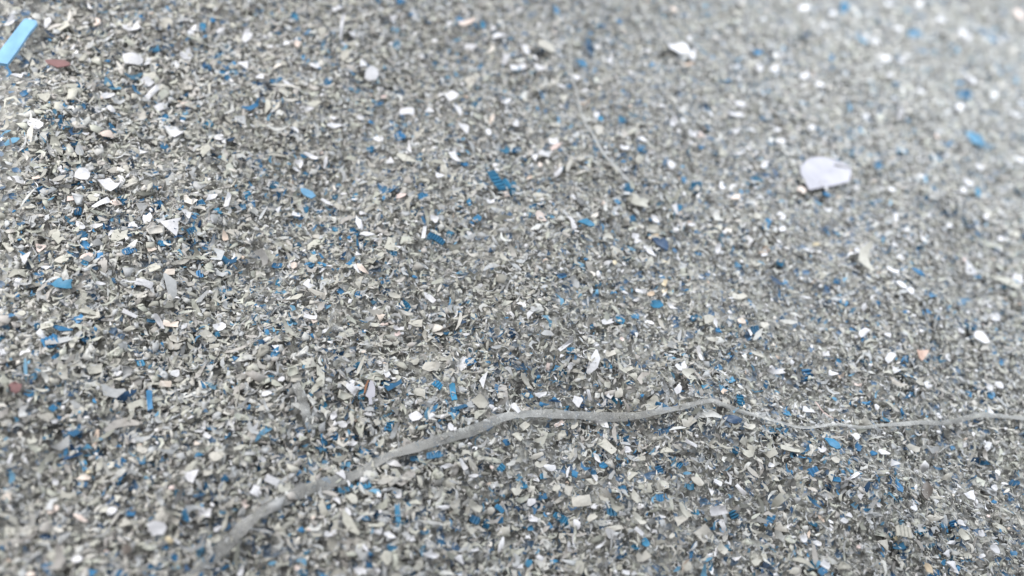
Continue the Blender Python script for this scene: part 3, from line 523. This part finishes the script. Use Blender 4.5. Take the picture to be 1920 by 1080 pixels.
def ridged_mesh(name, L, W, thick, mat, rnd, ridges=5):
    """a corrugated strip: ridges across its length, chewed ends"""
    nu, nv = ridges * 2 + 1, 4
    bend = rnd.uniform(-.35, .35); lift = rnd.uniform(-.1, .5)
    bm = bmesh.new()
    sides = []
    jit = [[(rnd.uniform(-.04, .04), rnd.uniform(-.05, .05)) for _ in range(nv)] for _ in range(nu)]
    for side in (1, -1):
        g = []
        for i in range(nu):
            u = i / (nu - 1) - .5
            row = []
            for j in range(nv):
                v = j / (nv - 1) - .5
                dj = jit[i][j]
                wide = 1.0 - .25 * max(0, abs(u) - .3) / .2
                row.append(bm.verts.new(((u + dj[0] * .6) * L, (v * wide + dj[1]) * W + bend * u * u * W * 2,
                                         (0.10 * W if i % 2 else -0.06 * W) - lift * u * u * L * .5 + side * thick / 2)))
            g.append(row)
        sides.append(g)
        for i in range(nu - 1):
            for j in range(nv - 1):
                bm.faces.new((g[i][j], g[i + 1][j], g[i + 1][j + 1], g[i][j + 1]))
    A, B = sides
    rim = [(i, 0) for i in range(nu)] + [(nu - 1, j) for j in range(1, nv)] + [(i, nv - 1) for i in range(nu - 2, -1, -1)] + [(0, j) for j in range(nv - 2, 0, -1)]
    for k in range(len(rim)):
        (i, j), (p, q) = rim[k], rim[(k + 1) % len(rim)]
        bm.faces.new((A[i][j], B[i][j], B[p][q], A[p][q]))
    return finish(bm, name, mat)

def placement(px, py, ln, wd, ang, lift=0.0022, tilt=0.12, rnd=random, eps=0.004):
    """matrix on the heap plus true length and width of a flake seen ln x wd pixels large"""
    p = at(px, py, lift)
    n = normal(p.x, p.y, eps)
    n = (n + Vector((rnd.gauss(0, tilt), rnd.gauss(0, tilt), 0))).normalized()
    ca, sa = math.cos(R(ang)), math.sin(R(ang))
    a = at(px + ca * ln / 2, py - sa * ln / 2) - at(px - ca * ln / 2, py + sa * ln / 2)
    b = at(px - sa * wd / 2, py - ca * wd / 2) - at(px + sa * wd / 2, py + ca * wd / 2)
    L, W = a.length, b.length
    t = (a - n * a.dot(n)).normalized()
    s = n.cross(t)
    m = Matrix((t, s, n)).transposed().to_4x4()
    m.translation = p
    return m, L, W

def add_thing(name, me, mat4, label, cat, group=None):
    o = bpy.data.objects.new(name, me)
    o.matrix_world = mat4
    col.objects.link(o)
    o["label"] = label; o["category"] = cat
    if group: o["group"] = group
    return o

# ---- the pieces that catch the eye: each built and described on its own
LAND = []   # (px, py, phrase) used to say where a small flake lies
rs = random.Random(5)

def ribbon_mesh(name, path, widths, mat, thick=0.00012, lift=0.0024, arch=0.0001, origin=None):
    """a flat strip of film laid along a path of photograph pixels on the heap"""
    ctr = [at(x, y) for x, y in path]
    # smooth resampling (Catmull-Rom)
    P, Wd = [], []
    for i in range(len(ctr) - 1):
        p0, p1, p2, p3 = ctr[max(i - 1, 0)], ctr[i], ctr[i + 1], ctr[min(i + 2, len(ctr) - 1)]
        for k in range(5):
            t = k / 5
            P.append(0.5 * ((2 * p1) + (p2 - p0) * t + (2 * p0 - 5 * p1 + 4 * p2 - p3) * t * t + (3 * p1 - p0 - 3 * p2 + p3) * t ** 3))
            Wd.append(widths[i] + (widths[i + 1] - widths[i]) * t)
    P.append(ctr[-1]); Wd.append(widths[-1])
    px_m = (at(1000, 780) - at(1001, 780)).length
    bm = bmesh.new()
    rows = []
    nv = 4
    lifts = lift if isinstance(lift, (list, tuple)) else (lift, lift)
    for i, p in enumerate(P):
        f_ = i / max(1, len(P) - 1)
        lf = lifts[0] + (lifts[1] - lifts[0]) * min(1, f_ * 2.2)
        t = (P[min(i + 1, len(P) - 1)] - P[max(i - 1, 0)]).normalized()
        n = normal(p.x, p.y, 0.006)
        s = n.cross(t).normalized()
        w = 0.74 * Wd[i] * px_m * (1 + 0.06 * math.sin(i * 1.9) + 0.05 * math.sin(i * .7) + rs.uniform(-.16, .16))
        z = float(height(p.x, p.y))
        up = lf + 0.0004 * math.sin(i * .55) + rs.uniform(-.0002, .0002)
        c = Vector((p.x, p.y, z)) + n * up
        tw = 0.25 * math.sin(i * .31) + rs.uniform(-.08, .08)
        rows.append([[c + s * (w * (j / (nv - 1) - .5)) + n * (arch * (1 - (2 * j / (nv - 1) - 1) ** 2) + tw * w * (j / (nv - 1) - .5) + side * thick / 2) for j in range(nv)] for side in (1, -1)])
    org = origin or rows[len(rows) // 2][0][1].copy()
    V = [[[bm.verts.new(q - org) for q in side] for side in r] for r in rows]
    for i in range(len(V) - 1):
        for j in range(nv - 1):
            bm.faces.new((V[i][0][j], V[i + 1][0][j], V[i + 1][0][j + 1], V[i][0][j + 1]))
            bm.faces.new((V[i][1][j], V[i][1][j + 1], V[i + 1][1][j + 1], V[i + 1][1][j]))
        for j in (0, nv - 1):
            bm.faces.new((V[i][0][j], V[i][1][j], V[i + 1][1][j], V[i + 1][0][j]))
    for r in (V[0], V[-1]):
        for j in range(nv - 1): bm.faces.new((r[0][j], r[0][j + 1], r[1][j + 1], r[1][j]))
    return finish(bm, name, mat), Matrix.Translation(org)

def build_specials():
    # long strip of film
    path = [(330, 1120), (370, 1078), (420, 1026), (475, 975), (530, 940), (580, 921), (650, 903), (720, 868), (800, 838), (880, 814), (935, 791), (1000, 781), (1070, 783), (1150, 787), (1200, 783), (1260, 773), (1318, 760), (1345, 766), (1400, 784), (1450, 800), (1505, 811), (1560, 808), (1605, 809), (1660, 803), (1740, 797), (1800, 791), (1850, 788), (1925, 793), (1990, 800)]
    wid = [26, 26, 26, 26, 26, 25, 24, 24, 24, 23, 21, 20, 20, 21, 19, 16, 12, 11, 11, 10, 9, 8, 8, 10, 13, 14, 15, 15, 15]
    me, mt = ribbon_mesh("film_ribbon", path, wid, M['film'], lift=(0.0022, 0.0032))
    add_thing("film_ribbon", me, mt, "long wavy strip of dull grey film lying across the lower heap", "ribbon")
    LAND.extend([(470, 978, "the grey ribbon's left end"), (900, 803, "the grey ribbon's middle"), (1335, 762, "the grey ribbon's bend"), (1830, 790, "the grey ribbon's right end")])
    me, mt = ribbon_mesh("film_strip", [(556, 726), (564, 745), (570, 765), (572, 785), (578, 812)], [16, 20, 22, 21, 12], M['film'], lift=0.0034)
    add_thing("film_strip", me, mt, "short upright strip of bluish grey film, left of the white sliver", "film strip")
    LAND.append((568, 768, "the short grey film strip"))
    me, mt = ribbon_mesh("pale_fibre", [(1058, 75), (1064, 110), (1070, 150), (1082, 195), (1092, 235), (1108, 262), (1128, 295), (1150, 322), (1172, 348)], [3, 4, 4, 4.5, 5, 6, 6, 7, 5], M['fibre'], lift=0.0034, arch=0.0002)
    add_thing("plastic_fibre", me, mt, "thin pale curving fibre running down the upper middle of the heap", "fibre")
    LAND.append((1100, 250, "the long pale fibre"))
    me, mt = ribbon_mesh("dark_fibre", [(1596, 205), (1606, 222), (1616, 240), (1634, 258), (1648, 276)], [3, 5, 6, 5, 3], M['dark_fibre'], lift=0.0028, arch=0.0002)
    add_thing("plastic_fibre", me, mt, "short dark fibre above and right of the torn white scrap", "fibre")
    LAND.append((1620, 243, "the short dark fibre"))
    me, mt = ribbon_mesh("pinkish_fibre", [(1522, 762), (1533, 776), (1545, 786), (1558, 797)], [2.5, 3.5, 3, 2], M['P'], lift=0.0032, arch=0.0002)
    add_thing("plastic_fibre", me, mt, "thin pinkish white fibre just above the ribbon, right of its bend", "fibre")
    me, mt = ribbon_mesh("tail_fibre", [(1748, 853), (1758, 846), (1770, 841), (1782, 838)], [2, 2.5, 2.5, 2], M['fibre'], lift=0.0032, arch=0.0002)
    add_thing("plastic_fibre", me, mt, "thin pale fibre with a blue chip at its upper end, lower right", "fibre")
    me, mt = ribbon_mesh("star_fibre", [(447, 776), (449, 760), (452, 742), (455, 728)], [2.5, 3, 3, 2], M['G'], lift=0.0034, arch=0.0002)
    add_thing("plastic_fibre", me, mt, "short upright beige fibre left of the short grey film strip", "fibre")

    # sky-blue strip
    m, L, W = placement(31, 77, 102, 24, 56, 0.0052, 0.0)
    pts = [(-.5, -.47), (-.2, -.52), (.2, -.48), (.46, -.5), (.5, -.3), (.485, .1), (.5, .40), (.47, .5), (.2, .48), (-.2, .52), (-.49, .5), (-.515, .1)]
    me = plate_mesh("sky_blue_strip", pts, L, W, 0.0013, M['sky_blue'], rs, cup=.06, twist=.04, dent=.008)
    add_thing("plastic_strip", me, m, "straight sky blue strip with square ends at the top left edge", "strip")
    LAND.append((31, 77, "the sky blue strip"))

    # torn white scrap
    zp = [(330, 105), (395, 120), (455, 140), (520, 168), (568, 190), (603, 232), (594, 296), (500, 308), (420, 322), (312, 345), (296, 300), (278, 255), (255, 200), (255, 160), (285, 125)]
    pp = [(1440 + x / 4, 270 + y / 4) for x, y in zp]
    c = (1545, 326)
    m, L, W = placement(*c, 86, 60, -8, 0.0042, 0.0, eps=0.03)
    inv = m.inverted()
    pts = []
    for q in pp:
        loc = inv @ at(*q, 0.0042)
        pts.append((loc.x / L, loc.y / W))
    me = plate_mesh("torn_white_scrap", pts, L, W, 0.0005, M['paper'], rs, cup=.06, twist=.04, dent=.008)
    o = add_thing("torn_scrap", me, m, "large torn white scrap with straight lower edge, right of centre", "scrap")
    # the raised crease near its right corner
    bm = bmesh.new()
    cr = [(1440 + x / 4, 270 + y / 4) for x, y in [(470, 190), (500, 199), (530, 208), (568, 214)]]
    prev = None
    for q in cr:
        loc = inv @ at(*q, 0.0042)
        loc.z = 0.0009
        row = [bm.verts.new(loc + Vector((0, d, h))) for d, h in ((-.0005, -.0006), (0, .0004), (.0005, -.0006))]
        if prev:
            for k in range(2): bm.faces.new((prev[k], row[k], row[k + 1], prev[k + 1]))
            bm.faces.new((prev[2], row[2], row[0], prev[0]))
        prev = row
    cm = finish(bm, "crease", M['G'])
    cz = bpy.data.objects.new("crease", cm); col.objects.link(cz); cz.parent = o
    LAND.append((1545, 326, "the torn white scrap"))

    # white sliver with a brown edge
    m, L, W = placement(695, 737, 46, 18, 78, 0.0042, 0.0)
    pts = [(-.5, -.1), (-.46, -.4), (-.2, -.22), (-.1, -.5), (.2, -.36), (.45, .0), (.5, .3), (.2, .38), (-.15, .45), (-.22, .1)]
    me = plate_mesh("white_sliver", pts, L, W, 0.0004, M['paper'], rs, cup=.2, twist=.15, dent=.02)
    o = add_thing("torn_sliver", me, m, "upright torn white sliver with a brown edge, below left of centre", "sliver")
    bm = bmesh.new()
    e = [(-.05, .46), (.1, .44), (.3, .42), (.52, .34)]
    tops = [bm.verts.new((x * L, (y + .06) * W, .0006)) for x, y in e] ; outs = [bm.verts.new((x * L, (y + .34 - abs(x - .25) * .3) * W, -.0004)) for x, y in e]
    lows = [bm.verts.new((x * L, (y + .1) * W, -.0010)) for x, y in e]
    for i in range(3):
        bm.faces.new((tops[i], tops[i + 1], outs[i + 1], outs[i])); bm.faces.new((outs[i], outs[i + 1], lows[i + 1], lows[i])); bm.faces.new((lows[i], lows[i + 1], tops[i + 1], tops[i]))
    em = finish(bm, "brown_edge", plastic("rust_brown_edge", (0.24, 0.12, 0.07), var=0))
    eo = bpy.data.objects.new("torn_edge", em); col.objects.link(eo); eo.parent = o
    eo["label"] = "rust brown torn edge of the sliver"
    LAND.append((694, 735, "the white sliver"))

    def special(name, px, py, ln, wd, ang, shape, mat, label, cat, land=None, thick=.0004, lift=.0036, ridged=0, cup=.25, tilt=.08):
        m, L, W = placement(px, py, ln, wd, ang, lift, tilt, rs)
        if ridged: me = ridged_mesh(name, L, W, thick, M[mat], rs, ridged)
        else: me = plate_mesh(name, outline_points(shape, rs), L, W, thick, M[mat], rs, cup=cup, dent=.03)
        add_thing(name, me, m, label, cat)
        if land: LAND.append((px, py, land))
    special("plastic_chip", 112, 118, 44, 19, -18, 'pointed', 'maroon', "maroon curved chip to the right of the sky blue strip", "chip", "the maroon chip")
    special("plastic_chip", 29, 725, 26, 24, -50, 'ragged', 'maroon', "faded maroon chip half buried at the left edge", "chip", "the faded maroon chip")
    special("plastic_chip", 1727, 663, 26, 20, 50, 'three-cornered', 'salmon', "three-cornered salmon pink chip at the right, above the ribbon", "chip", "the salmon chip")
    special("plastic_chip", 237, 1030, 24, 18, 60, 'ragged', 'N', "dark brown chip near the bottom left corner", "chip", "the dark brown chip")
    special("plastic_chip", 1737, 920, 27, 23, 70, 'ragged', 'N', "dark chip put in for a shaded hole at the lower right, below the ribbon", "chip", "the dark hole", lift=.0026)  # dark piece standing in for the shade of a hole between flakes
    special("plastic_chip", 1741, 1065, 22, 15, -60, 'pointed', 'T', "shiny tan chip by the bottom edge, at the right", "chip", "the shiny tan chip")
    special("plastic_chip", 1695, 996, 28, 20, -15, 'rounded', 'G', "rounded cream chip with fine ribs, lower right", "chip", "the ribbed cream chip", ridged=4)
    special("plastic_chip", 1090, 939, 37, 21, 5, 'oblong', 'G', "squared beige chip below the ribbon's middle, near bottom centre", "chip", "the squared beige chip")
    special("plastic_chip", 1201, 377, 34, 21, -25, 'notched', 'G', "broad beige chip with a square notch, above the centre", "chip", "the notched beige chip")
    special("plastic_chip", 1242, 455, 36, 26, -40, 'three-cornered', 'navy', "dark navy chip, largest of the dark blue ones, right of centre", "chip", "the large navy chip", lift=.0030)
    special("plastic_chip", 1370, 786, 38, 16, -10, 'pointed', 'navy', "dark navy chip tucked under the ribbon's bend", "chip", None, lift=.0022)
    special("plastic_chip", 577, 363, 32, 13, -40, 'rounded', 'pale_blue', "translucent pale blue oval chip, upper left of centre", "chip", "the translucent blue oval")
    special("plastic_chip", 281, 750, 38, 11, -85, 'oblong', 'B', "upright bright blue chip standing in the left part of the heap", "chip", "the upright blue chip")
    special("plastic_chip", 295, 990, 44, 33, -15, 'ragged', 'W', "broad ragged white chip left of the ribbon's lower end", "chip", "the broad ragged white chip", cup=.12)
    special("plastic_chip", 327, 420, 40, 30, -40, 'three-cornered', 'W', "wedge-shaped white chip, the largest white one at middle left", "chip", "the white wedge", cup=.15)
    special("plastic_chip", 250, 110, 44, 28, -25, 'ragged', 'W', "broad pale white chip right of the maroon chip", "chip", "the broad pale chip")
    special("plastic_chip", 697, 137, 27, 25, 70, 'rounded', 'W', "rounded white chip near the top, left of centre", "chip", "the rounded white chip")
    special("plastic_chip", 875, 42, 30, 9, 5, 'pointed', 'P', "thin pinkish arched chip near the top centre", "chip", "the pinkish arched chip")
    special("plastic_chip", 118, 531, 32, 21, -10, 'notched', 'B', "bright blue notched chip, largest blue one at middle left", "chip", "the notched blue chip")
    special("plastic_chip", 931, 338, 39, 12, -50, 'oblong', 'B', "long ribbed blue chip above the centre", "chip", "the long ribbed blue chip", ridged=6)
    special("plastic_chip", 819, 447, 34, 11, -32, 'oblong', 'B', "ribbed blue strip left of the centre", "chip", "the ribbed blue strip", ridged=7)
    special("plastic_chip", 1102, 417, 34, 11, -15, 'pointed', 'B', "curved deep blue chip above and right of the centre", "chip", "the curved deep blue chip")
    special("plastic_chip", 746, 963, 33, 11, -85, 'oblong', 'B', "upright blue chip near the bottom, below the white sliver", "chip", "the low upright chip")
    special("plastic_chip", 1561, 829, 38, 11, -40, 'pointed', 'B', "slanting blue sliver just below the ribbon at the right", "chip", "the slanting blue sliver")
build_specials()

# ---- all other flakes from the list
NOUN = {'W': ("white_flake", "white", "flake"), 'G': ("grey_flake", "beige grey", "flake"), 'B': ("blue_flake", "blue", "flake"),
        'P': ("pink_flake", "pinkish cream", "flake"), 'T': ("tan_flake", "tan", "flake"), 'N': ("brown_flake", "brown", "flake")}
GROUP = {'W': "white flakes scattered over the heap", 'G': "larger beige grey flakes on the heap", 'B': "blue flakes scattered over the heap",
         'P': "pinkish cream flakes on the heap", 'T': "tan flakes on the heap", 'N': "brown flakes on the heap"}
ORD = ["nearest", "second", "third", "fourth", "fifth", "sixth", "seventh", "eighth", "ninth", "tenth", "eleventh", "twelfth", "thirteenth", "fourteenth", "fifteenth", "sixteenth", "seventeenth", "eighteenth", "nineteenth", "twentieth"]
DIRS = ["right of", "above and right of", "above", "above and left of", "left of", "below and left of", "below", "below and right of"]

def build_flakes():
    rnd = random.Random(23)
    items = []
    for (ox, oy), kinds in FLAKES.items():
        for k, text in kinds.items():
            for tok in text.split():
                x, y, l, w, a = map(float, tok.split(','))
                items.append([k, ox + x / 4, oy + y / 4, max(l, w) / 4, min(l, w) / 4, a])
    # at most 300 of a kind stand alone: the largest; the few left over join the loose mass
    rest = []
    keep = []
    for k in NOUN:
        its = sorted([i for i in items if i[0] == k], key=lambda i: -i[3] * i[4])
        keep += its[:300]; rest += its[300:]
    # which landmark, which side of it, and the how-manieth of its colour there
    seats = {}
    for i, it in enumerate(keep):
        k, x, y = it[:3]
        lx, ly, phrase = min(LAND, key=lambda q: (q[0] - x) ** 2 + (q[1] - y) ** 2)
        d = int(round(math.degrees(math.atan2(-(y - ly), x - lx)) / 45)) % 8
        seats.setdefault((k, phrase, d), []).append((math.hypot(x - lx, y - ly), i))
    label_of = {}
    for (k, phrase, d), lst in seats.items():
        lst.sort()
        for r, (_, i) in enumerate(lst):
            label_of[i] = (("nearest" if len(lst) > 1 and r == 0 else ORD[r] + " nearest" if len(lst) > 1 else "the one"), DIRS[d], phrase)
    for i, (k, x, y, l, w, a) in enumerate(keep):
        name, colour, noun = NOUN[k]
        asp = l / w
        ridged = k == 'B' and rnd.random() < 0.5
        if asp > 2.6: shape = rnd.choice(['oblong', 'pointed', 'pointed'])
        elif k == 'G': shape = rnd.choice(['ragged', 'pointed', 'three-cornered', 'notched', 'oblong', 'ragged'])
        else: shape = rnd.choice(['ragged', 'pointed', 'oblong', 'notched', 'three-cornered', 'ragged'])
        far = 1.0 - 0.16 * min(1, max(0, (x - 1200) / 500)) * min(1, max(0, (700 - y) / 300))   # lens blur makes the far ones look larger than they are
        m, L, W = placement(x, y, l * .95 * far, w * .95 * far, a, {'B': rnd.uniform(.0006, .0022), 'G': rnd.uniform(.0014, .0028)}.get(k, rnd.uniform(.0022, .0033)), .16, rnd)
        th = rnd.uniform(.00018, .0004)
        if ridged: me = ridged_mesh(name, L, W, th, M['B'], rnd, max(3, int(round(asp * 2.5))))
        else: me = plate_mesh(name, outline_points(shape, rnd), L, W, th, M[k], rnd, cup=.32, twist=.3, dent=.045)
        size = "small " if l * w < 150 else "large " if l * w > 420 else ""
        form = "ribbed " if ridged else "narrow " if asp > 2.6 else (shape + " ") if shape != 'pointed' else "pointed "
        rank, side, phrase = label_of[i]
        label = f"{form}{colour} {noun}, {rank} {side} {phrase}"
        if len(label.split()) < 16 and size: label = size + label
        add_thing(name, me, m, label, noun, GROUP[k])
    if rest:
        P, C, S = [], [], []
        for k, x, y, l, w, a in rest:
            p = at(x, y); P.append((p.x, p.y)); S.append((at(x + l / 2, y) - at(x - l / 2, y)).length)
            C.append({'W': (.58, .58, .60), 'B': (.03, .145, .295), 'G': (.43, .43, .4)}[k])
        chips("mixed_specks", "tiny white and blue specks lying on top of the heap", np.array(P), np.array(C), np.array(S), (0.0020, 0.0030))
build_flakes()
